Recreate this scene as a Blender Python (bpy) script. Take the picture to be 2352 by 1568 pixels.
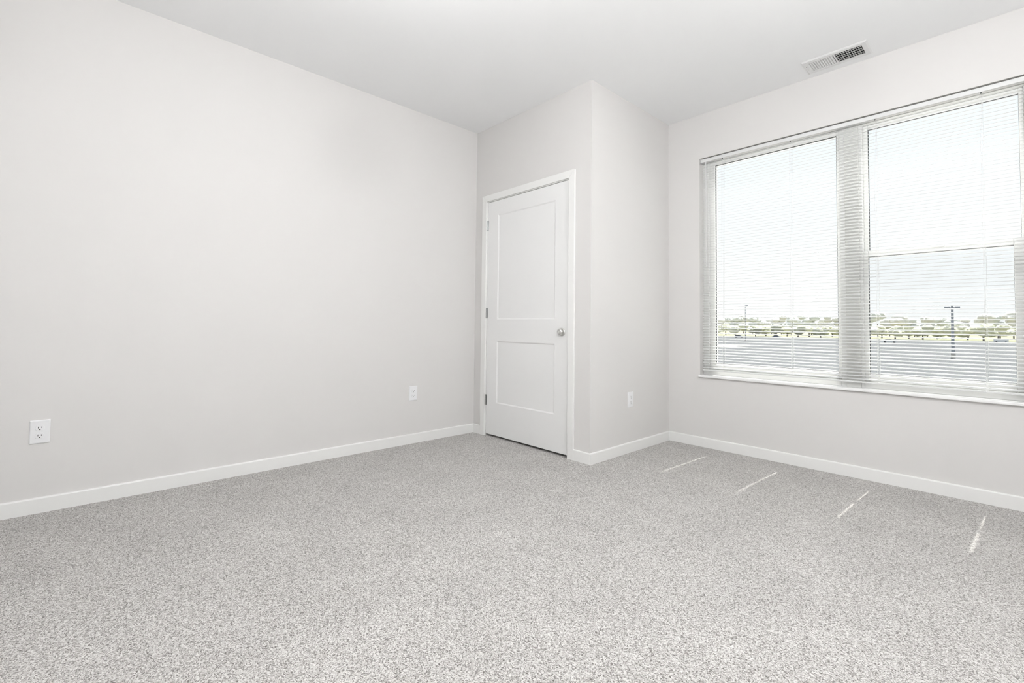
import bpy, bmesh, math, random
from mathutils import Vector, Matrix

for o in list(bpy.data.objects):
    bpy.data.objects.remove(o, do_unlink=True)
scene = bpy.context.scene
COL = scene.collection
random.seed(7)

# ------------------------------------------------------------------ camera
cam_d = bpy.data.cameras.new('camera')
cam = bpy.data.objects.new('camera', cam_d)
COL.objects.link(cam)
cam_d.sensor_fit = 'HORIZONTAL'
cam_d.sensor_width = 36.0
cam_d.lens = 1067.33 * 36.0 / 2352.0
cam_d.shift_y = -72.28 / 2352.0
cam_d.clip_start = 0.02
cam_d.clip_end = 3000
_r = Vector((0.68060814, 0.73256432, 0.01104909))
_u = Vector((0.01754647, -0.03137502, 0.99935366))
_f = Vector((-0.7324375, 0.67997436, 0.03420801))
cam.matrix_world = Matrix(((_r.x, _u.x, -_f.x, 3.350939),
                           (_r.y, _u.y, -_f.y, -2.647560),
                           (_r.z, _u.z, -_f.z, 0.963552),
                           (0, 0, 0, 1)))
scene.camera = cam

# ------------------------------------------------------------------ sky, sun, exposure
world = bpy.data.worlds.new('world')
scene.world = world
world.use_nodes = True
wn = world.node_tree
wn.nodes.clear()
w_out = wn.nodes.new('ShaderNodeOutputWorld')
w_bg = wn.nodes.new('ShaderNodeBackground')
w_tc = wn.nodes.new('ShaderNodeTexCoord')
w_sep = wn.nodes.new('ShaderNodeSeparateXYZ')
w_ramp = wn.nodes.new('ShaderNodeValToRGB')
w_ramp.color_ramp.elements[0].position = 0.0
w_ramp.color_ramp.elements[0].color = (0.98, 0.99, 1.0, 1)      # hazy horizon
w_ramp.color_ramp.elements[1].position = 0.8
w_ramp.color_ramp.elements[1].color = (0.78, 0.89, 1.0, 1)      # pale blue overhead
wn.links.new(w_tc.outputs['Generated'], w_sep.inputs[0])
wn.links.new(w_sep.outputs['Z'], w_ramp.inputs['Fac'])
wn.links.new(w_ramp.outputs['Color'], w_bg.inputs['Color'])
wn.links.new(w_bg.outputs['Background'], w_out.inputs['Surface'])
w_bg.inputs['Strength'].default_value = 1.01

SUN_ELEV = math.radians(66.5)
SUN_AZ = math.radians(-2.6)          # sun stands almost square to the window
sun_d = bpy.data.lights.new('sun', 'SUN')
sun = bpy.data.objects.new('sun', sun_d)
COL.objects.link(sun)
sun_d.energy = 12.5
sun_d.angle = math.radians(0.4)
sun_d.color = (1.0, 0.97, 0.92)
_sd = Vector((math.sin(SUN_AZ) * math.cos(SUN_ELEV), -math.cos(SUN_AZ) * math.cos(SUN_ELEV), -math.sin(SUN_ELEV)))
sun.rotation_euler = _sd.to_track_quat('-Z', 'Y').to_euler()
sun.location = (3, 12, 25)

vs = scene.view_settings
vs.view_transform = 'Standard'
vs.look = 'None'
vs.exposure = 0.14
vs.gamma = 1.0
vs.use_curve_mapping = False

L1, L2, L3 = 41.0, 63.0, 70.0      # radiance of the three added fill globes, out of view

# ------------------------------------------------------------------ materials
def mat(name, color, rough=0.6, metal=0.0, spec=0.5):
    m = bpy.data.materials.new(name)
    m.use_nodes = True
    b = m.node_tree.nodes['Principled BSDF']
    b.inputs['Base Color'].default_value = (*color, 1)
    b.inputs['Roughness'].default_value = rough
    b.inputs['Metallic'].default_value = metal
    b.inputs['Specular IOR Level'].default_value = spec
    return m

def srgb(r, g, b):
    f = lambda c: (c / 255 / 12.92) if c <= 10 else ((c / 255 + 0.055) / 1.055) ** 2.4
    return (f(r), f(g), f(b))

def add_noise_bump(m, scale, strength, dist=0.001, detail=4.0):
    nt = m.node_tree
    tc = nt.nodes.new('ShaderNodeTexCoord')
    n = nt.nodes.new('ShaderNodeTexNoise')
    n.inputs['Scale'].default_value = scale
    n.inputs['Detail'].default_value = detail
    bp = nt.nodes.new('ShaderNodeBump')
    bp.inputs['Strength'].default_value = strength
    bp.inputs['Distance'].default_value = dist
    nt.links.new(tc.outputs['Object'], n.inputs['Vector'])
    nt.links.new(n.outputs['Fac'], bp.inputs['Height'])
    nt.links.new(bp.outputs['Normal'], nt.nodes['Principled BSDF'].inputs['Normal'])

def add_tone(m, c0, c1, scale, detail=3.0):
    nt = m.node_tree
    tc = nt.nodes.new('ShaderNodeTexCoord')
    n = nt.nodes.new('ShaderNodeTexNoise')
    n.inputs['Scale'].default_value = scale
    n.inputs['Detail'].default_value = detail
    rp = nt.nodes.new('ShaderNodeValToRGB')
    rp.color_ramp.elements[0].position = 0.3
    rp.color_ramp.elements[1].position = 0.7
    rp.color_ramp.elements[0].color = (*c0, 1)
    rp.color_ramp.elements[1].color = (*c1, 1)
    nt.links.new(tc.outputs['Object'], n.inputs['Vector'])
    nt.links.new(n.outputs['Fac'], rp.inputs['Fac'])
    nt.links.new(rp.outputs['Color'], nt.nodes['Principled BSDF'].inputs['Base Color'])

M = {}
M['wall'] = mat('wall_paint', (0.707, 0.694, 0.682), 0.75, spec=0.3)
add_noise_bump(M['wall'], 220, 0.06, 0.0006)
M['ceiling'] = mat('ceiling_paint', (0.925, 0.93, 0.935), 0.85, spec=0.2)
add_noise_bump(M['ceiling'], 160, 0.08, 0.0008)
M['trim'] = mat('white_trim_paint', (0.84, 0.84, 0.825), 0.38)
M['door'] = mat('white_door_paint', (0.83, 0.83, 0.825), 0.42)
M['vinyl'] = mat('white_window_vinyl', (0.86, 0.865, 0.855), 0.4)
M['mull'] = mat('mullion_cover_paint', (0.83, 0.835, 0.815), 0.5)
M['gasket'] = mat('dark_glazing_gasket', (0.05, 0.055, 0.06), 0.6)
M['sill'] = mat('white_sill', (0.87, 0.87, 0.865), 0.3)
M['slat'] = mat('white_blind_slat', (0.72, 0.725, 0.72), 0.4)
M['cord'] = mat('white_blind_cord', (0.80, 0.80, 0.80), 0.7)
M['plate'] = mat('white_outlet_plastic', (0.83, 0.835, 0.845), 0.3)
M['dark'] = mat('dark_slot', (0.012, 0.012, 0.012), 0.8)
M['nickel'] = mat('satin_nickel', (0.70, 0.70, 0.685), 0.32, 1.0)
M['hinge'] = mat('dull_nickel_hinge', (0.42, 0.43, 0.43), 0.3, 1.0)
M['register'] = mat('white_register_enamel', (0.80, 0.80, 0.80), 0.4)
M['duct'] = mat('painted_duct_shade', (0.015, 0.015, 0.016), 0.9)
M['asphalt'] = mat('parking_lot_asphalt', (0.085, 0.09, 0.095), 0.9)
add_tone(M['asphalt'], (0.050, 0.055, 0.060), (0.072, 0.077, 0.082), 0.11, 6)
M['concrete'] = mat('pale_concrete', (0.42, 0.40, 0.37), 0.9)
M['grass'] = mat('dry_yellow_green_grass', (0.17, 0.18, 0.08), 1.0)
add_tone(M['grass'], (0.20, 0.21, 0.13), (0.27, 0.26, 0.17), 0.03, 5)
M['bark'] = mat('tree_bark', (0.13, 0.11, 0.10), 0.95)
M['leaf'] = mat('haze_tinted_tree_crown', (0.54, 0.55, 0.53), 0.95)  # pale grey: distance haze is mixed into the crown colour
M['leaf2'] = mat('haze_tinted_brown_crown', (0.58, 0.565, 0.54), 0.95)  # brownish crown, lightened in its colour for the haze
M['shrub'] = mat('haze_tinted_yellow_green_foliage', (0.48, 0.48, 0.36), 0.95)  # yellow green, paled to carry some of the distance haze
M['pole'] = mat('haze_lightened_grey_pole', (0.27, 0.29, 0.32), 0.6)  # grey pole, colour lightened to stand in for haze
M['carwhite'] = mat('white_car_paint', (0.75, 0.76, 0.78), 0.25)
M['carblue'] = mat('slate_blue_car_paint', (0.10, 0.14, 0.22), 0.25)
M['carglass'] = mat('dark_car_glass', (0.03, 0.035, 0.04), 0.1)
M['tyre'] = mat('black_tyre', (0.02, 0.02, 0.02), 0.9)
M['paintline'] = mat('white_road_paint', (0.6, 0.6, 0.58), 0.8)

# thin clear glass: see-through with a fresnel reflection
def glass_mat(name, tint, refl=1.0):
    m = bpy.data.materials.new(name)
    m.use_nodes = True
    nt = m.node_tree
    nt.nodes.clear()
    out = nt.nodes.new('ShaderNodeOutputMaterial')
    tr = nt.nodes.new('ShaderNodeBsdfTransparent')
    tr.inputs['Color'].default_value = (*tint, 1)
    gl = nt.nodes.new('ShaderNodeBsdfGlossy')
    gl.inputs['Roughness'].default_value = 0.02
    lw = nt.nodes.new('ShaderNodeLayerWeight')        # schlick reflection, the same from both faces
    lw.inputs['Blend'].default_value = 0.5
    pw = nt.nodes.new('ShaderNodeMath'); pw.operation = 'POWER'
    pw.inputs[1].default_value = 5.0
    ma = nt.nodes.new('ShaderNodeMath'); ma.operation = 'MULTIPLY_ADD'
    ma.inputs[1].default_value = 0.9
    ma.inputs[2].default_value = 0.03
    mx = nt.nodes.new('ShaderNodeMixShader')
    nt.links.new(lw.outputs['Facing'], pw.inputs[0])
    nt.links.new(pw.outputs[0], ma.inputs[0])
    nt.links.new(ma.outputs[0], mx.inputs['Fac'])
    nt.links.new(tr.outputs[0], mx.inputs[1])
    nt.links.new(gl.outputs[0], mx.inputs[2])
    nt.links.new(mx.outputs[0], out.inputs['Surface'])
    return m
M['glass'] = glass_mat('window_glass', (0.985, 0.995, 0.99))

def screen_mat():
    m = bpy.data.materials.new('grey_insect_screen')
    m.use_nodes = True
    nt = m.node_tree
    nt.nodes.clear()
    out = nt.nodes.new('ShaderNodeOutputMaterial')
    tr = nt.nodes.new('ShaderNodeBsdfTransparent')
    df = nt.nodes.new('ShaderNodeBsdfDiffuse')
    df.inputs['Color'].default_value = (0.16, 0.18, 0.20, 1)
    mx = nt.nodes.new('ShaderNodeMixShader')
    mx.inputs['Fac'].default_value = 0.06
    nt.links.new(tr.outputs[0], mx.inputs[1])
    nt.links.new(df.outputs[0], mx.inputs[2])
    nt.links.new(mx.outputs[0], out.inputs['Surface'])
    return m
M['screen'] = screen_mat()

# carpet: short twisted pile, light and dark yarn flecks
def carpet_mat():
    m = bpy.data.materials.new('greige_fleck_carpet')
    m.use_nodes = True
    nt = m.node_tree
    b = nt.nodes['Principled BSDF']
    b.inputs['Roughness'].default_value = 1.0
    b.inputs['Specular IOR Level'].default_value = 0.05
    b.inputs['Sheen Weight'].default_value = 0.15
    tc = nt.nodes.new('ShaderNodeTexCoord')
    # warp so that yarn cells look like short worms
    wn_ = nt.nodes.new('ShaderNodeTexNoise')
    wn_.inputs['Scale'].default_value = 130
    wn_.inputs['Detail'].default_value = 2
    wsub = nt.nodes.new('ShaderNodeVectorMath'); wsub.operation = 'SUBTRACT'
    wsub.inputs[1].default_value = (0.5, 0.5, 0.5)
    wmul = nt.nodes.new('ShaderNodeVectorMath'); wmul.operation = 'SCALE'
    wmul.inputs['Scale'].default_value = 0.009
    wadd = nt.nodes.new('ShaderNodeVectorMath'); wadd.operation = 'ADD'
    nt.links.new(tc.outputs['Object'], wn_.inputs['Vector'])
    nt.links.new(wn_.outputs['Color'], wsub.inputs[0])
    nt.links.new(wsub.outputs[0], wmul.inputs[0])
    nt.links.new(tc.outputs['Object'], wadd.inputs[0])
    nt.links.new(wmul.outputs[0], wadd.inputs[1])
    vo = nt.nodes.new('ShaderNodeTexVoronoi')
    vo.inputs['Scale'].default_value = 330
    nt.links.new(wadd.outputs[0], vo.inputs['Vector'])
    sep = nt.nodes.new('ShaderNodeSeparateColor')
    nt.links.new(vo.outputs['Color'], sep.inputs[0])
    rp = nt.nodes.new('ShaderNodeValToRGB')
    cr = rp.color_ramp
    cr.elements[0].position = 0.0
    cr.elements[0].color = (*CARPET[0], 1)
    cr.elements[1].position = 1.0
    cr.elements[1].color = (*CARPET[3], 1)
    e = cr.elements.new(0.22); e.color = (*CARPET[1], 1)
    e = cr.elements.new(0.55); e.color = (*CARPET[2], 1)
    nt.links.new(sep.outputs[0], rp.inputs['Fac'])
    # pile leaning one way or another: broad soft patches
    n2 = nt.nodes.new('ShaderNodeTexNoise')
    n2.inputs['Scale'].default_value = 3.2
    n2.inputs['Detail'].default_value = 5
    nt.links.new(tc.outputs['Object'], n2.inputs['Vector'])
    mr = nt.nodes.new('ShaderNodeMapRange')
    mr.inputs['From Min'].default_value = 0.3
    mr.inputs['From Max'].default_value = 0.7
    mr.inputs['To Min'].default_value = 0.94
    mr.inputs['To Max'].default_value = 1.05
    nt.links.new(n2.outputs['Fac'], mr.inputs['Value'])
    ml = nt.nodes.new('ShaderNodeVectorMath'); ml.operation = 'SCALE'
    nt.links.new(rp.outputs['Color'], ml.inputs[0])
    nt.links.new(mr.outputs['Result'], ml.inputs['Scale'])
    nt.links.new(ml.outputs[0], b.inputs['Base Color'])
    # relief of the tufts
    inv = nt.nodes.new('ShaderNodeMath'); inv.operation = 'SUBTRACT'
    inv.inputs[0].default_value = 1.0
    nt.links.new(vo.outputs['Distance'], inv.inputs[1])
    bp = nt.nodes.new('ShaderNodeBump')
    bp.inputs['Strength'].default_value = 0.7
    bp.inputs['Distance'].default_value = 0.003
    nt.links.new(inv.outputs[0], bp.inputs['Height'])
    nt.links.new(bp.outputs['Normal'], b.inputs['Normal'])
    return m
CARPET = [(0.145, 0.132, 0.122), (0.325, 0.308, 0.292), (0.54, 0.522, 0.502), (0.77, 0.755, 0.733)]
M['carpet'] = carpet_mat()

# ------------------------------------------------------------------ mesh helpers
def box(bm, x0, x1, y0, y1, z0, z1, bev=0.0, seg=1):
    t = bmesh.new()
    bmesh.ops.create_cube(t, size=1.0)
    for v in t.verts:
        v.co = Vector(((x0 + x1) / 2 + v.co.x * (x1 - x0),
                       (y0 + y1) / 2 + v.co.y * (y1 - y0),
                       (z0 + z1) / 2 + v.co.z * (z1 - z0)))
    if bev > 0:
        bmesh.ops.bevel(t, geom=list(t.edges), offset=bev, segments=seg, affect='EDGES', profile=0.5)
    merge(bm, t)

def merge(bm, t):
    me = bpy.data.meshes.new('tmp')
    t.to_mesh(me)
    t.free()
    bm.from_mesh(me)
    bpy.data.meshes.remove(me)

def cyl(bm, p0, p1, r0, r1=None, n=16, caps=True):
    p0, p1 = Vector(p0), Vector(p1)
    r1 = r0 if r1 is None else r1
    d = p1 - p0
    t = bmesh.new()
    bmesh.ops.create_cone(t, cap_ends=caps, cap_tris=False, segments=n, radius1=r0, radius2=r1, depth=d.length)
    q = d.to_track_quat('Z', 'Y')
    for v in t.verts:
        v.co = q @ v.co + (p0 + p1) / 2
    merge(bm, t)

def lathe(bm, prof, n=32):
    """prof: list of (radius, height) turned about local z."""
    rings = []
    for r, h in prof:
        if r < 1e-6:
            rings.append([bm.verts.new((0, 0, h))])
        else:
            rings.append([bm.verts.new((r * math.cos(2 * math.pi * k / n), r * math.sin(2 * math.pi * k / n), h)) for k in range(n)])
    for a, b in zip(rings, rings[1:]):
        for k in range(n):
            k2 = (k + 1) % n
            if len(a) == 1 and len(b) == 1:
                continue
            if len(a) == 1:
                bm.faces.new((a[0], b[k], b[k2]))
            elif len(b) == 1:
                bm.faces.new((a[k], b[0], a[k2]))
            else:
                bm.faces.new((a[k], b[k], b[k2], a[k2]))

def mesh_of(name, bm, m, smooth=False):
    bmesh.ops.recalc_face_normals(bm, faces=bm.faces)
    me = bpy.data.meshes.new(name)
    bm.to_mesh(me)
    bm.free()
    me.materials.append(m)
    if smooth:
        for p in me.polygons:
            p.use_smooth = True
    return me

def obj(name, bm, m, parent=None, smooth=False, loc=None, label=None):
    me = bm if isinstance(bm, bpy.types.Mesh) else mesh_of(name, bm, m, smooth)
    o = bpy.data.objects.new(name, me)
    COL.objects.link(o)
    if parent is not None:
        o.parent = parent
    if loc is not None:
        o.location = loc
    if label:
        o['label'] = label
    return o

def empty(name, loc=(0, 0, 0), rotz=0.0):
    o = bpy.data.objects.new(name, None)
    COL.objects.link(o)
    o.empty_display_size = 0.05
    o.location = loc
    o.rotation_euler = (0, 0, rotz)
    return o

def tag(o, label, cat, group=None, kind=None):
    o['label'] = label
    o['category'] = cat
    if group:
        o['group'] = group
    if kind:
        o['kind'] = kind
    return o

def B(*a, **k):
    bm = bmesh.new()
    box(bm, *a, **k)
    return bm

# ------------------------------------------------------------------ dimensions (metres)
H = 2.743            # ceiling
W = 1.3194           # closet return plane (x), door wall is y = 0
D = 1.0958           # window wall plane (y)
XR, YN = 4.15, -3.45  # right wall and near wall, both behind the camera's view
TH = 0.16
OX0, OX1, OZ0, OZ1 = 1.597, 3.452, 0.580, 2.372     # window opening
DX0, DX1, DZ = 0.171, 1.114, 2.064                   # door jamb faces
BBH, BBT = 0.077, 0.014

# ------------------------------------------------------------------ setting: floor, ceiling, walls
tag(obj('floor', B(-TH, XR + TH, YN - TH, D + TH, -0.12, 0.0), M['carpet']),
    'greige flecked carpet covering the whole floor', 'carpet', kind='structure')
tag(obj('ceiling', B(-TH, XR + TH, YN - TH, D + TH, H, H + 0.12), M['ceiling']),
    'flat white painted ceiling', 'ceiling', kind='structure')
tag(obj('wall_left', B(-TH, 0, YN - TH, D + TH, 0, H), M['wall']),
    'long plain warm grey wall left of the door', 'wall', kind='structure')

bm = bmesh.new()     # door wall with its opening, 0.12 thick
T2 = 0.12
box(bm, 0, DX0 - 0.019, 0, T2, 0, H)
box(bm, DX1 + 0.019, W, 0, T2, 0, H)
box(bm, DX0 - 0.019, DX1 + 0.019, 0, T2, DZ + 0.019, H)
tag(obj('wall_back', bm, M['wall']), 'short warm grey wall holding the white door', 'wall', kind='structure')

tag(obj('wall_return', B(W - T2, W, T2, D, 0, H), M['wall']),
    'narrow warm grey wall between door corner and window wall', 'wall', kind='structure')

bm = bmesh.new()     # window wall with the opening
box(bm, 0, OX0, D, D + TH, 0, H)
box(bm, OX1, XR, D, D + TH, 0, H)
box(bm, OX0, OX1, D, D + TH, 0, OZ0 - 0.018)
box(bm, OX0, OX1, D, D + TH, OZ1, H)
tag(obj('wall_right', bm, M['wall']), 'warm grey wall around the wide window', 'wall', kind='structure')
tag(obj('wall_near_right', B(XR, XR + TH, YN - TH, D + TH, 0, H), M['wall']),
    'plain warm grey wall behind the viewer on the right', 'wall', kind='structure')
tag(obj('wall_near', B(0, XR, YN - TH, YN, 0, H), M['wall']),
    'plain warm grey wall behind the viewer', 'wall', kind='structure')

# ------------------------------------------------------------------ baseboards (profile with eased top edge)
def baseboard(name, p0, p1, n, label, m0=0.0, m1=0.0):
    """board from p0 to p1 along the wall, n = direction into the room; m0, m1 lengthen the proud face at a mitre."""
    p0, p1, n = Vector((*p0, 0)), Vector((*p1, 0)), Vector((*n, 0))
    d = (p1 - p0).normalized()
    prof = [(0, -0.005), (BBT, -0.005), (BBT, BBH - 0.006), (BBT - 0.0015, BBH - 0.0022), (BBT - 0.0055, BBH), (0, BBH)]
    bm = bmesh.new()
    a, b = [], []
    for t, z in prof:
        k = t / BBT
        a.append(bm.verts.new(p0 - d * m0 * k * BBT + n * t + Vector((0, 0, z))))
        b.append(bm.verts.new(p1 + d * m1 * k * BBT + n * t + Vector((0, 0, z))))
    c = len(prof)
    for i in range(c):
        j = (i + 1) % c
        bm.faces.new((a[i], b[i], b[j], a[j]))
    bm.faces.new(a)
    bm.faces.new(list(reversed(b)))
    return tag(obj(name, bm, M['trim']), label, 'baseboard', kind='structure')

CAS_L, CAS_R = 0.108, 1.177
baseboard('baseboard_left', (0, 0), (0, YN), (1, 0), 'white baseboard along the long left wall', m0=-1, m1=-1)
baseboard('baseboard_corner', (0, 0), (CAS_L, 0), (0, -1), 'short white baseboard piece between left corner and door casing', m0=-1)
baseboard('baseboard_back', (CAS_R, 0), (W, 0), (0, -1), 'short white baseboard piece right of the door casing', m1=1)
baseboard('baseboard_return', (W, 0), (W, D), (1, 0), 'white baseboard on the narrow wall beside the door corner', m0=1, m1=-1)
baseboard('baseboard_right', (W, D), (XR, D), (0, -1), 'white baseboard under the window', m0=-1, m1=-1)
baseboard('baseboard_near_right', (XR, D), (XR, YN), (-1, 0), 'white baseboard on the right wall behind the viewer', m0=-1, m1=-1)
baseboard('baseboard_near', (0, YN), (XR, YN), (0, 1), 'white baseboard on the near wall behind the viewer', m0=-1, m1=-1)

# ------------------------------------------------------------------ door
door = tag(empty('door_1', ((DX0 + DX1) / 2, 0, 0)), 'white two-panel interior door with satin nickel knob', 'door', kind='structure')
dcx = (DX0 + DX1) / 2
SX0, SX1, SZ0, SZ1 = DX0 + 0.0035, DX1 - 0.0035, 0.019, DZ - 0.0035
SY = 0.0015                       # slab face

def part(name, bm, m, parent, origin, smooth=False, label=None):
    """mesh given in world coordinates, re-based on its parent's origin."""
    bmesh.ops.translate(bm, verts=bm.verts, vec=-Vector(origin))
    return obj(name, bm, m, parent, smooth, label=label)
DO = (dcx, 0, 0)

# slab: one moulded skin with two sunken panels
PX0, PX1 = dcx - 0.3345, dcx + 0.3345
PAN = [(1.018, 1.934), (0.297, 0.831)]
SLP, DEP = 0.010, 0.006
bm = bmesh.new()
def rect(x0, x1, z0, z1, y):
    return [bm.verts.new((x0, y, z0)), bm.verts.new((x1, y, z0)), bm.verts.new((x1, y, z1)), bm.verts.new((x0, y, z1))]
def quad(x0, x1, z0, z1, y):
    bm.faces.new(rect(x0, x1, z0, z1, y))
quad(SX0, PX0, SZ0, SZ1, SY); quad(PX1, SX1, SZ0, SZ1, SY)
quad(PX0, PX1, PAN[0][1], SZ1, SY); quad(PX0, PX1, PAN[1][1], PAN[0][0], SY); quad(PX0, PX1, SZ0, PAN[1][0], SY)
for z0, z1 in PAN:
    o_ = rect(PX0, PX1, z0, z1, SY)
    i_ = rect(PX0 + SLP, PX1 - SLP, z0 + SLP, z1 - SLP, SY + DEP)
    for k in range(4):
        bm.faces.new((o_[k], o_[(k + 1) % 4], i_[(k + 1) % 4], i_[k]))
quad(SX0, SX1, SZ0, SZ1, SY + 0.035)
f_ = rect(SX0, SX1, SZ0, SZ1, SY); g_ = rect(SX0, SX1, SZ0, SZ1, SY + 0.035)
for k in range(4):
    bm.faces.new((f_[k], f_[(k + 1) % 4], g_[(k + 1) % 4], g_[k]))
bmesh.ops.remove_doubles(bm, verts=bm.verts, dist=1e-5)
part('door_slab', bm, M['door'], door, DO)
for z0, z1 in PAN:
    part('door_panel', B(PX0 + SLP - 0.001, PX1 - SLP + 0.001, SY + DEP, SY + DEP + 0.012, z0 + SLP - 0.001, z1 - SLP + 0.001), M['door'], door, DO)
# jamb
bm = bmesh.new()
JY0, JY1 = -0.001, T2 + 0.001
box(bm, DX0 - 0.019, DX0, JY0, JY1, 0, DZ, 0.001)
box(bm, DX1, DX1 + 0.019, JY0, JY1, 0, DZ, 0.001)
box(bm, DX0 - 0.019, DX1 + 0.019, JY0, JY1, DZ, DZ + 0.019, 0.001)
part('door_jamb', bm, M['trim'], door, DO)
bm = bmesh.new()      # stops behind the slab
box(bm, DX0, DX0 + 0.012, SY + 0.037, SY + 0.07, 0, DZ)
box(bm, DX1 - 0.012, DX1, SY + 0.037, SY + 0.07, 0, DZ)
box(bm, DX0, DX1, SY + 0.037, SY + 0.07, DZ - 0.012, DZ)
part('door_stop', bm, M['trim'], door, DO)
# casing: two legs and a head, each its own board, mitred
CI = 0.006
CY = -0.0155
def casing_board(quadpts):
    bm = bmesh.new()
    f = [bm.verts.new((x, CY, z)) for x, z in quadpts]
    b = [bm.verts.new((x, 0.0, z)) for x, z in quadpts]
    bm.faces.new(f); bm.faces.new(list(reversed(b)))
    for k in range(4):
        bm.faces.new((f[k], b[k], b[(k + 1) % 4], f[(k + 1) % 4]))
    bmesh.ops.recalc_face_normals(bm, faces=bm.faces)
    bmesh.ops.bevel(bm, geom=list(bm.edges), offset=0.002, segments=2, affect='EDGES', profile=0.5)
    return bm
ZC = 2.126
xi0, xi1, zi = DX0 - CI, DX1 + CI, DZ + CI
part('casing_board', casing_board([(CAS_L, -0.004), (xi0, -0.004), (xi0, zi), (CAS_L, ZC)]), M['trim'], door, DO)
part('casing_board', casing_board([(xi1, -0.004), (CAS_R, -0.004), (CAS_R, ZC), (xi1, zi)]), M['trim'], door, DO)
part('casing_board', casing_board([(xi0, zi), (xi1, zi), (CAS_R, ZC), (CAS_L, ZC)]), M['trim'], door, DO)
# hinges: knuckle barrel with visible leaf edges
hx = DX0 + 0.0018
for zc in (1.855, 1.074, 0.313):
    bm = bmesh.new()
    box(bm, hx - 0.007, hx - 0.001, -0.0035, 0.004, zc - 0.0445, zc + 0.0445, 0.0006)
    box(bm, hx + 0.003, hx + 0.011, -0.0015, 0.004, zc - 0.0445, zc + 0.0445, 0.0006)
    hg = part('hinge', bm, M['hinge'], door, DO, label='satin nickel butt hinge')
    for k in range(5):
        z0 = zc - 0.0445 + k * 0.0178
        bm = bmesh.new()
        cyl(bm, (hx, -0.0058, z0 + 0.0004), (hx, -0.0058, z0 + 0.0174), 0.0062, n=14)
        part('hinge_knuckle', bm, M['hinge'], hg, DO, smooth=False)
# knob with rosette and privacy button
KX, KZ = DX1 - 0.0035 - 0.058, 0.923
prof_r = [(0.0, 0.0), (0.0305, 0.0), (0.031, 0.0025), (0.029, 0.006), (0.022, 0.0085), (0.014, 0.0095), (0.0, 0.0095)]
prof_k = [(0.0, 0.008), (0.0140, 0.008), (0.0130, 0.013), (0.0150, 0.017), (0.0215, 0.021), (0.0245, 0.026), (0.0240, 0.031),
          (0.0205, 0.0355), (0.0140, 0.0380), (0.0095, 0.0385), (0.009, 0.0375), (0.0, 0.0375)]
rotk = Matrix.Rotation(math.radians(90), 4, 'X')
bm = bmesh.new(); lathe(bm, prof_k, 36)
bmesh.ops.transform(bm, matrix=rotk, verts=bm.verts)
bmesh.ops.translate(bm, verts=bm.verts, vec=(KX, SY, KZ))
kn = part('door_knob', bm, M['nickel'], door, DO, smooth=True, label='round satin nickel door knob')
bm = bmesh.new(); lathe(bm, prof_r, 36)
bmesh.ops.transform(bm, matrix=rotk, verts=bm.verts)
bmesh.ops.translate(bm, verts=bm.verts, vec=(KX, SY, KZ))
part('rosette', bm, M['nickel'], kn, DO, smooth=True)
bm = bmesh.new()
cyl(bm, (KX, SY - 0.0370, KZ), (KX, SY - 0.0402, KZ), 0.0055, 0.0045, 18)
part('lock_button', bm, M['nickel'], kn, DO, smooth=False)
bm = bmesh.new()
box(bm, KX - 0.0032, KX + 0.0032, SY - 0.0404, SY - 0.0398, KZ - 0.0008, KZ + 0.0008)
part('button_slot', bm, M['dark'], kn, DO)

# ------------------------------------------------------------------ windows
YF0, YF1 = D + 0.070, D + 0.145      # vinyl frame depth
def ring(bm, x0, x1, z0, z1, w, y0, y1, bev=0.002):
    wl, wr, wb, wt = w
    box(bm, x0, x0 + wl, y0, y1, z0, z1, bev)
    box(bm, x1 - wr, x1, y0, y1, z0, z1, bev)
    box(bm, x0 + wl, x1 - wr, y0, y1, z0, z0 + wb, bev)
    box(bm, x0 + wl, x1 - wr, y0, y1, z1 - wt, z1, bev)
ZB, ZT = OZ0, OZ1
# fixed picture unit (left)
w1 = tag(empty('window_1', (2.08, D + 0.1, OZ0)), 'fixed white vinyl window, left light of the pair', 'window', kind='structure')
O1 = (2.08, D + 0.1, OZ0)
AX0, AX1 = OX0, 2.583
bm = bmesh.new(); ring(bm, AX0, AX1, ZB, ZT, (0.045, 0.030, 0.045, 0.030), YF0, YF1)
part('window_frame', bm, M['vinyl'], w1, O1)
bm = bmesh.new(); ring(bm, AX0 + 0.045, AX1 - 0.030, ZB + 0.045, ZT - 0.030, (0.048, 0.018, 0.048, 0.027), YF0 + 0.014, YF1 - 0.01, 0.004)
part('sash', bm, M['vinyl'], w1, O1)
GA = (AX0 + 0.093, AX1 - 0.048, ZB + 0.093, ZT - 0.057)
bm = bmesh.new(); ring(bm, GA[0] - 0.001, GA[1] + 0.001, GA[2] - 0.001, GA[3] + 0.001, (0.004, 0.004, 0.004, 0.004), YF0 + 0.022, YF0 + 0.034, 0)
part('glazing_gasket', bm, M['gasket'], w1, O1, label='dark glazing gasket line')
part('glass_pane', B(GA[0] - 0.004, GA[1] + 0.004, YF0 + 0.026, YF0 + 0.030, GA[2] - 0.004, GA[3] + 0.004), M['glass'], w1, O1)

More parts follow.
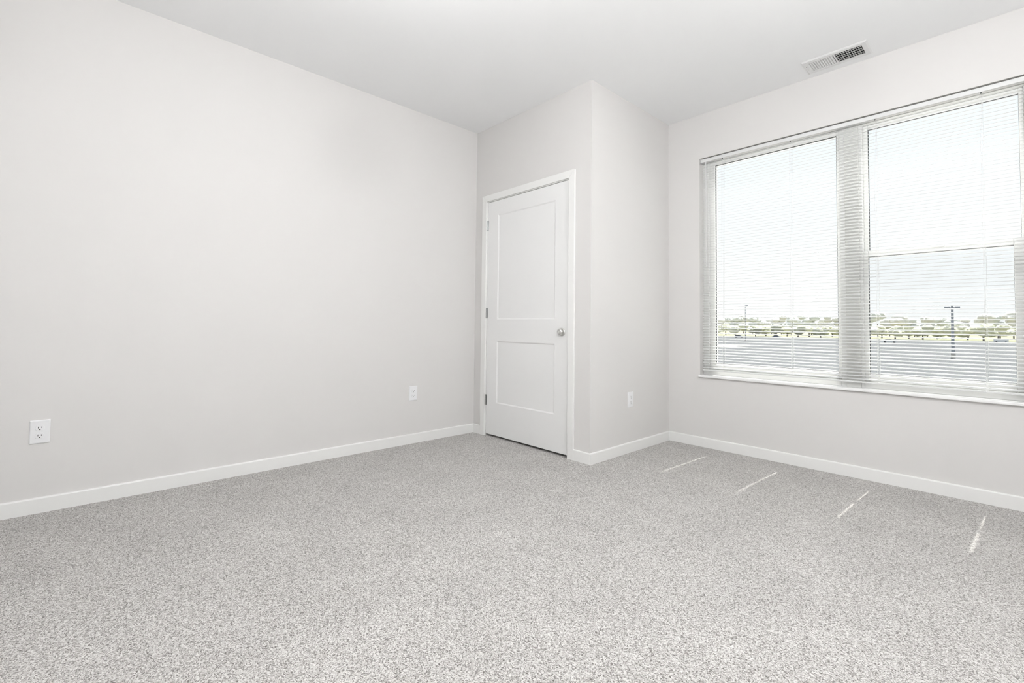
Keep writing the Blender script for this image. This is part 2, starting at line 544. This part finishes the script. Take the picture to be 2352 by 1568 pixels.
# single-hung unit (right)
w2 = tag(empty('window_2', (3.06, D + 0.1, OZ0)), 'single-hung white vinyl window with insect screen, right light of the pair', 'window', kind='structure')
O2 = (3.06, D + 0.1, OZ0)
BX0, BX1 = 2.662, OX1
ZM = 1.468                 # meeting rail centre
bm = bmesh.new(); ring(bm, BX0, BX1, ZB, ZT, (0.018, 0.036, 0.045, 0.030), YF0, YF1)
part('window_frame', bm, M['vinyl'], w2, O2)
bm = bmesh.new(); ring(bm, BX0 + 0.018, BX1 - 0.036, ZM - 0.022, ZT - 0.030, (0.027, 0.020, 0.045, 0.030), YF0 + 0.040, YF1 - 0.006, 0.003)
part('upper_sash', bm, M['vinyl'], w2, O2)
bm = bmesh.new(); ring(bm, BX0 + 0.018, BX1 - 0.036, ZB + 0.045, ZM + 0.020, (0.027, 0.052, 0.048, 0.040), YF0 + 0.004, YF0 + 0.036, 0.003)
part('lower_sash', bm, M['vinyl'], w2, O2)
GU = (BX0 + 0.045, BX1 - 0.056, ZM + 0.023, ZT - 0.060)
GL = (BX0 + 0.045, BX1 - 0.088, ZB + 0.093, ZM - 0.020)
for g, y in ((GU, YF0 + 0.052), (GL, YF0 + 0.016)):
    bm = bmesh.new(); ring(bm, g[0] - 0.001, g[1] + 0.001, g[2] - 0.001, g[3] + 0.001, (0.004, 0.002, 0.003, 0.004), y - 0.004, y + 0.008, 0)
    part('glazing_gasket', bm, M['gasket'], w2, O2, label='dark glazing gasket line')
    part('glass_pane', B(g[0] - 0.004, g[1] + 0.004, y, y + 0.004, g[2] - 0.004, g[3] + 0.004), M['glass'], w2, O2)
part('insect_screen', B(BX0 + 0.03, BX1 - 0.05, YF1 - 0.004, YF1 - 0.0035, ZB + 0.04, ZM), M['screen'], w2, O2, label='fine grey insect screen outside the lower pane')
bm = bmesh.new()
box(bm, 3.02, 3.08, YF0 - 0.006, YF0 + 0.006, ZM + 0.004, ZM + 0.018, 0.002)
part('sash_lock', bm, M['vinyl'], w2, O2)

# mullion cover between the two units, and the sill
tag(obj('trim_1', B(AX1, BX0, YF0 - 0.006, YF1 + 0.004, ZB, ZT, 0.0015), M['mull']),
    'pale mullion post between the two window units', 'mullion', kind='structure')
tag(obj('trim_2', B(OX0 - 0.006, OX1 + 0.006, D - 0.020, D, OZ0 - 0.018, OZ0, 0.004, seg=2), M['sill']),
    'rounded white front edge of the window sill', 'sill', kind='structure')
tag(obj('trim_3', B(OX0, OX1, D, D + TH, OZ0 - 0.018, OZ0), M['sill']),
    'flat white window sill board', 'sill', kind='structure')

# ------------------------------------------------------------------ mini blind
BLX0, BLX1 = OX0 + 0.014, OX1 - 0.012
BY = D + 0.030                       # slat centre plane
SLD = 0.025                          # slat depth
TILT = math.radians(13.5)            # room-side edge low
LADX = [1.777, 2.268, 2.762, 3.250, 3.425]
PITCH = 0.0215
ZTOP, ZBOT = 2.330, 0.613
blind = tag(empty('mini_blind', ((BLX0 + BLX1) / 2, BY, OZ1)), 'white horizontal mini blind with open slats covering the window', 'blind')
BO = ((BLX0 + BLX1) / 2, BY, OZ1)
# headrail: U-channel with eased lower lip and end caps
bm = bmesh.new()
box(bm, BLX0 - 0.004, BLX1 + 0.004, BY - 0.020, BY + 0.013, ZTOP + 0.008, OZ1 - 0.006, 0.0025, seg=2)
hr = part('headrail', bm, M['slat'], blind, BO)
for xa in (BLX0 - 0.0095, BLX1 + 0.0035):
    part('end_bracket', B(xa, xa + 0.0055, BY - 0.0225, BY + 0.014, ZTOP + 0.006, OZ1 - 0.001, 0.001), M['plate'], hr, BO)
for x in LADX[:4]:
    bm = bmesh.new()
    cyl(bm, (x, BY - 0.010, ZTOP + 0.002), (x, BY - 0.010, ZTOP + 0.010), 0.004, n=10)
    part('cord_grommet', bm, M['gasket'], hr, BO)

# one curved slat with route holes, shared by all
def slat_mesh():
    ys = [-SLD / 2, -0.0078, 0.0, 0.0078, SLD / 2]
    crown = 0.0018
    zs = [crown * (1 - (2 * y / SLD) ** 2) for y in ys]
    holes = [x - BO[0] for x in LADX[:4]]
    hw = 0.0054
    xs = [BLX0 - BO[0]]
    hole_seg = set()
    for h in holes:
        xs.append(h - hw)
        hole_seg.add(len(xs) - 1)
        xs.append(h + hw)
    xs.append(BLX1 - BO[0])
    bm = bmesh.new()
    th = 0.0005
    top = [[bm.verts.new((x, y, z + th / 2)) for y, z in zip(ys, zs)] for x in xs]
    bot = [[bm.verts.new((x, y, z - th / 2)) for y, z in zip(ys, zs)] for x in xs]
    n = len(xs)
    for i in range(n - 1):
        for j in range(4):
            if i in hole_seg and j in (1, 2):
                continue
            bm.faces.new((top[i][j], top[i + 1][j], top[i + 1][j + 1], top[i][j + 1]))
            bm.faces.new((bot[i][j], bot[i][j + 1], bot[i + 1][j + 1], bot[i + 1][j]))
        for j in (0, 4):
            bm.faces.new((top[i][j], bot[i][j], bot[i + 1][j], top[i + 1][j]))
    for i in (0, n - 1):
        for j in range(4):
            bm.faces.new((top[i][j], top[i][j + 1], bot[i][j + 1], bot[i][j]))
    return mesh_of('slat', bm, M['slat'])
SM = slat_mesh()
nsl = int((ZTOP - ZBOT) / PITCH)
rs = random.Random(3)
for k in range(nsl):
    z = ZTOP - 0.012 - k * PITCH
    o = bpy.data.objects.new('slat', SM)
    COL.objects.link(o)
    o.parent = blind
    o.location = (0, rs.uniform(-0.0006, 0.0006), z - OZ1)
    o.rotation_euler = (TILT + math.radians(rs.gauss(0, 0.8)), 0, 0)
ZR = ZTOP - 0.012 - nsl * PITCH
bm = bmesh.new()
box(bm, BLX0, BLX1, BY - 0.0125, BY + 0.0125, ZR - 0.004, ZR + 0.007, 0.003, seg=2)
br = part('bottom_rail', bm, M['slat'], blind, BO)
for x in (BLX1 - 0.045,):
    part('rail_button', B(x - 0.006, x + 0.006, BY - 0.0132, BY - 0.0120, ZR - 0.0005, ZR + 0.003), M['gasket'], br, BO)
for x in LADX:
    for yy in (-SLD / 2 - 0.0006, SLD / 2 + 0.0006):
        bm = bmesh.new()
        cyl(bm, (x + (0.0052 if yy > 0 else -0.0052), BY + yy, ZR), (x + (0.0052 if yy > 0 else -0.0052), BY + yy, ZTOP + 0.01), 0.0008, n=6)
        part('ladder_cord', bm, M['cord'], blind, BO)
for x in LADX[:4]:
    bm = bmesh.new()
    cyl(bm, (x, BY, ZR), (x, BY, ZTOP + 0.01), 0.0007, n=6)
    part('lift_cord', bm, M['cord'], blind, BO)
# white tilt wand at the left end
bm = bmesh.new()
cyl(bm, (BLX0 + 0.035, BY - 0.020, 1.47), (BLX0 + 0.035, BY - 0.020, ZTOP + 0.008), 0.0024, n=6)
part('tilt_wand', bm, M['cord'], blind, BO)

# ------------------------------------------------------------------ electrical outlets
def rounded_rect(w, h, r, n=6):
    pts = []
    for cx, cz, a0 in ((w / 2 - r, h / 2 - r, 0), (-w / 2 + r, h / 2 - r, 90), (-w / 2 + r, -h / 2 + r, 180), (w / 2 - r, -h / 2 + r, 270)):
        for k in range(n + 1):
            a = math.radians(a0 + 90 * k / n)
            pts.append((cx + r * math.cos(a), cz + r * math.sin(a)))
    return pts

def loft(bm, rings):
    """rings of equal length, closed; caps the last."""
    vs_ = [[bm.verts.new(p) for p in r] for r in rings]
    n = len(vs_[0])
    for a, b in zip(vs_, vs_[1:]):
        for k in range(n):
            bm.faces.new((a[k], a[(k + 1) % n], b[(k + 1) % n], b[k]))
    bm.faces.new(vs_[-1])
    bm.faces.new(list(reversed(vs_[0])))

def outlet(loc, rotz, label):
    """local frame: plate in x-z, facing -y."""
    t = tag(empty('wall_outlet', loc, rotz), label, 'outlet', 'duplex wall outlets')
    bm = bmesh.new()
    loft(bm, [[(x, 0.0, z) for x, z in rounded_rect(0.0755, 0.118, 0.003)],
              [(x, -0.002, z) for x, z in rounded_rect(0.0755, 0.118, 0.003)],
              [(x, -0.0048, z) for x, z in rounded_rect(0.0715, 0.114, 0.003)],
              [(x, -0.0060, z) for x, z in rounded_rect(0.0660, 0.1085, 0.003)]])
    obj('cover_plate', bm, M['plate'], t)
    for s in (1, -1):
        zc = s * 0.0195
        # face: circle clipped flat at top and bottom
        pts = []
        for k in range(40):
            a = 2 * math.pi * k / 40
            x, z = 0.0172 * math.cos(a), 0.0172 * math.sin(a)
            pts.append((x, max(-0.0142, min(0.0142, z))))
        bm = bmesh.new()
        loft(bm, [[(x, -0.005, z + zc) for x, z in pts], [(x, -0.0078, z + zc) for x, z in pts],
                  [(x * 0.96, -0.0082, z * 0.96 + zc) for x, z in pts]])
        f = obj('receptacle_face', bm, M['plate'], t)
        for x, hh in ((-0.0063, 0.0045), (0.0063, 0.0037)):
            obj('blade_slot', B(x - 0.0011, x + 0.0011, -0.0084, -0.0070, zc + 0.003 - hh, zc + 0.003 + hh), M['dark'], f)
        bm = bmesh.new()
        pp = [(0.0026 * math.cos(math.radians(180 * k / 8)), 0.0026 * math.sin(math.radians(180 * k / 8))) for k in range(9)] + [(-0.0026, -0.0022), (0.0026, -0.0022)]
        loft(bm, [[(x, -0.0070, z + zc - 0.0075) for x, z in pp], [(x, -0.0084, z + zc - 0.0075) for x, z in pp]])
        obj('ground_hole', bm, M['dark'], f)
    bm = bmesh.new()
    cyl(bm, (0, -0.0055, 0), (0, -0.0068, 0), 0.003, 0.0026, 14)
    obj('plate_screw', bm, M['plate'], t)
    return t
outlet((0, -2.779, 0.404), math.radians(90), 'nearest white duplex outlet at the left edge of the long wall')
outlet((0, -0.6325, 0.404), math.radians(90), 'white duplex outlet on the long wall near the door corner')
outlet((W, 0.505, 0.402), math.radians(90), 'white duplex outlet on the narrow wall between door and window')

# ------------------------------------------------------------------ ceiling air register
RX0, RX1, RY0, RY1 = 2.413, 2.773, 0.832, 1.030
rcx, rcy = (RX0 + RX1) / 2, (RY0 + RY1) / 2
reg = tag(empty('air_register', (rcx, rcy, H)), 'white two-way louvred air register in the ceiling by the window', 'air vent')
IX0, IX1, IY0, IY1 = 2.446, 2.740, 0.867, 0.992
bm = bmesh.new()
outer = [(RX0, RY0), (RX1, RY0), (RX1, RY1), (RX0, RY1)]
mid = [(RX0 + 0.010, RY0 + 0.010), (RX1 - 0.010, RY0 + 0.010), (RX1 - 0.010, RY1 - 0.010), (RX0 + 0.010, RY1 - 0.010)]
inner = [(IX0, IY0), (IX1, IY0), (IX1, IY1), (IX0, IY1)]
lv = [[bm.verts.new((x - rcx, y - rcy, z)) for x, y in p] for p, z in ((outer, 0.0), (outer, -0.0015), (mid, -0.0065), (inner, -0.0065), (inner, 0.0))]
for a, b in zip(lv, lv[1:]):
    for k in range(4):
        bm.faces.new((a[k], a[(k + 1) % 4], b[(k + 1) % 4], b[k]))
obj('register_frame', bm, M['register'], reg)
obj('duct_shade_sheet', B(IX0 - rcx, IX1 - rcx, IY0 - rcy, IY1 - rcy, -0.0002, 0.0002), M['duct'], reg, label='dark sheet for the shade inside the duct')  # flat near-black sheet, painted shade of the duct behind the vanes
NV = 11
half = (IX1 - IX0) / 2
pit = (half - 0.006) / NV
vm = {}
for s in (-1, 1):
    bm = bmesh.new()
    # thin vane, lower edge leaning outwards
    th = 0.0016
    lean = s * (0.0032 if s > 0 else 0.0092)
    z0, z1 = -0.0066, -0.0006
    v = []
    for y in (IY0 - rcy, IY1 - rcy):
        v.append([bm.verts.new(p) for p in ((lean - th / 2, y, z0), (lean + th / 2, y, z0), (th / 2, y, z1), (-th / 2, y, z1))])
    for k in range(4):
        bm.faces.new((v[0][k], v[0][(k + 1) % 4], v[1][(k + 1) % 4], v[1][k]))
    bm.faces.new(v[0]); bm.faces.new(list(reversed(v[1])))
    vm[s] = mesh_of('vane', bm, M['register'])
for s in (-1, 1):
    for k in range(NV):
        x = s * (0.004 + (k + (0.5 if s > 0 else 0.42)) * pit)
        obj('vane', vm[s], None, reg, loc=(x, 0, 0))
obj('centre_bar', B(-0.0035, 0.0035, IY0 - rcy, IY1 - rcy, -0.0066, -0.0008), M['register'], reg)
for k in range(4):
    y = IY0 - rcy + (k + 0.9) * (IY1 - IY0) / 4.6
    obj('damper_blade', B(0.004, half, y - 0.0016, y + 0.0016, -0.0024, -0.0004), M['register'], reg)
for dy in (-0.028, 0.022):
    bm = bmesh.new()
    cyl(bm, (RX0 - rcx + 0.020, dy, -0.0060), (RX0 - rcx + 0.020, dy, -0.0078), 0.0042, 0.0034, 12)
    obj('register_screw' if dy < 0 else 'damper_lever', bm, M['gasket'] if dy < 0 else M['nickel'], reg)

# ------------------------------------------------------------------ fill globes added out of view to brighten the room
fillm = bpy.data.materials.new('fill_globe_glow')
fillm.use_nodes = True
_b = fillm.node_tree.nodes['Principled BSDF']
_b.inputs['Base Color'].default_value = (0.9, 0.9, 0.9, 1)
_b.inputs['Emission Color'].default_value = (0.985, 0.993, 1.0, 1)
def add_fill_globe(x, y, zc, r, power, label):
    """added fill light, an unseen opal globe on a short stem; the globe itself gives off the light."""
    t = tag(empty('fill_globe_light', (x, y, H)), label, 'ceiling light')
    bm = bmesh.new()
    lathe(bm, [(0, 0), (0.07, 0), (0.068, -0.012), (0.05, -0.024), (0, -0.026)], 32)
    obj('ceiling_canopy', bm, M['nickel'], t)
    bm = bmesh.new()
    cyl(bm, (0, 0, -0.02), (0, 0, zc + r - H - 0.002), 0.008, n=12)
    obj('stem', bm, M['nickel'], t)
    m = fillm.copy()
    m.node_tree.nodes['Principled BSDF'].inputs['Emission Strength'].default_value = power
    bm = bmesh.new()
    bmesh.ops.create_uvsphere(bm, u_segments=40, v_segments=24, radius=r)
    bmesh.ops.translate(bm, verts=bm.verts, vec=(0, 0, zc - H))
    obj('fill_globe', bm, m, t, smooth=True)
    return t
add_fill_globe(2.02, -1.95, 2.26, 0.13, L1, 'added unseen fill globe on a short stem in the middle of the ceiling')
add_fill_globe(3.65, -0.92, 2.16, 0.13, L2, 'added unseen fill globe on a short stem to the right near the window')
add_fill_globe(3.78, -2.65, 2.26, 0.13, L3, 'added unseen fill globe on a short stem behind the viewer')

# ------------------------------------------------------------------ outside, seen between the slats
GZ = -4.1
tag(obj('ground_field', B(-700, 600, 320, 1400, GZ - 0.5, GZ - 0.02), M['grass']), 'dry yellow green field beyond the car park', 'field', kind='structure')
tag(obj('ground_lot', B(-120, 90, 62, 330, GZ - 0.4, GZ), M['asphalt']), 'grey asphalt car park below the window', 'car park', kind='structure')
tag(obj('ground_pavement', B(-120, 90, 4, 62, GZ - 0.4, GZ + 0.02), M['concrete']), 'pale concrete pavement below the window', 'pavement', kind='structure')

def ray_at(dx, dy, dist):
    return 3.351 + dx * dist, -2.648 + dy * dist

def light_pole(x, y, h, label, heads=True):
    t = tag(empty('light_pole', (x, y, GZ)), label, 'light pole')
    bm = bmesh.new(); cyl(bm, (0, 0, 0), (0, 0, 0.9), 0.32, n=16); obj('pole_base', bm, M['concrete'], t)
    bm = bmesh.new(); cyl(bm, (0, 0, 0.9), (0, 0, h), 0.26 if heads else 0.13, 0.17 if heads else 0.09, 12); obj('pole_shaft', bm, M['pole'], t)
    for s in ((-1, 1) if heads else (1,)):
        bm = bmesh.new(); cyl(bm, (0, 0, h - 0.35), (s * 0.5, 0, h - 0.3), 0.07, n=8); obj('pole_arm', bm, M['pole'], t)
        bm = bmesh.new()
        box(bm, min(s * 0.35, s * 1.05), max(s * 0.35, s * 1.05), -0.35, 0.35, h - 0.5, h - 0.1, 0.06)
        obj('lamp_head', bm, M['pole'], t)
    return t
x, y = ray_at(-0.0637, 0.998, 118)
light_pole(x, y, 9.7, 'tall twin-headed car park light pole seen through the right window')
x, y = ray_at(-0.3494, 0.937, 210)
light_pole(x, y, 14.6, 'thin distant light pole seen through the left window', heads=False)

def tree(x, y, h, r, m, label, seed, group):
    rr = random.Random(seed)
    t = tag(empty('tree', (x, y, GZ)), label, 'tree', group)
    bm = bmesh.new(); cyl(bm, (0, 0, 0), (0, 0, h * 0.5), 0.4, 0.25, 8); obj('trunk', bm, M['bark'], t)
    bm = bmesh.new()
    for k in range(7):
        b2 = bmesh.new()
        bmesh.ops.create_icosphere(b2, subdivisions=2, radius=1.0)
        cx, cy, cz = rr.uniform(-.55, .55) * r, rr.uniform(-.4, .4) * r, h * (0.42 + 0.4 * rr.random())
        s = r * rr.uniform(0.45, 0.7)
        for v in b2.verts:
            j = 1 + rr.uniform(-.12, .12)
            v.co = Vector((cx + v.co.x * s * j, cy + v.co.y * s * j, min(h, cz + v.co.z * s * 0.7 * j)))
        merge(bm, b2)
    obj('crown', bm, m, t)
rt = random.Random(21)
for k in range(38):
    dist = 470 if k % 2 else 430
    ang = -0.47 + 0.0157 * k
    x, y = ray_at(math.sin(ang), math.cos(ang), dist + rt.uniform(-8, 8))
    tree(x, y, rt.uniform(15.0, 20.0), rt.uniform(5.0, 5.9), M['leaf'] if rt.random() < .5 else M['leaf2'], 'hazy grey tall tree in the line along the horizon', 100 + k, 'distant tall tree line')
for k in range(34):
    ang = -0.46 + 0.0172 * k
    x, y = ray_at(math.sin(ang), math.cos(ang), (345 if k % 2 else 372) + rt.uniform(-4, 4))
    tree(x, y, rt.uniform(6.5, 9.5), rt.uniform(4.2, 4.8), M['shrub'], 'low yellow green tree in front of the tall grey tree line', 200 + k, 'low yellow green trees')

def car(x, y, rz, m, label, van=False):
    t = tag(empty('parked_car', (x, y, GZ), rz), label, 'car', None)
    bm = bmesh.new()
    hgt = 1.9 if van else 0.95
    box(bm, -2.3, 2.3, -0.9, 0.9, 0.35, hgt, 0.16, seg=2)
    obj('car_body', bm, m, t)
    if not van:
        bm = bmesh.new()
        v0 = [bm.verts.new(p) for p in ((-1.7, -.8, .95), (1.2, -.8, .95), (1.2, .8, .95), (-1.7, .8, .95))]
        v1 = [bm.verts.new(p) for p in ((-1.2, -.66, 1.48), (0.5, -.66, 1.48), (0.5, .66, 1.48), (-1.2, .66, 1.48))]
        for k in range(4):
            bm.faces.new((v0[k], v0[(k + 1) % 4], v1[(k + 1) % 4], v1[k]))
        bm.faces.new(v1)
        obj('cabin_glass', bm, M['carglass'], t)
    else:
        obj('windscreen', B(1.6, 2.31, -0.8, 0.8, 1.2, 1.75), M['carglass'], t)
    for sx in (-1.45, 1.45):
        for sy in (-0.82, 0.82):
            bm = bmesh.new(); cyl(bm, (sx, sy - .1, .33), (sx, sy + .1, .33), .33, n=16); obj('wheel', bm, M['tyre'], t)
    return t
for dxp, dist, m, van, lab in ((-0.012, 300, 'carwhite', True, 'white van far across the car park at the right window edge'),
                               (-0.36, 285, 'carblue', False, 'slate blue car far away in the left window'),
                               (-0.30, 295, 'carblue', False, 'slate blue car far away near the middle of the left window'),
                               (-0.14, 240, 'carwhite', False, 'white car far away in the right window beside the mullion')):
    x, y = ray_at(dxp, math.sqrt(1 - dxp * dxp), dist)
    car(x, y, 0.05, M[m], lab, van)
tag(obj('ground_pad', B(-78, -48.5, 128, 146, GZ, GZ + 0.03), M['concrete']), 'pale concrete pad on the car park in the left window', 'pavement', kind='structure')
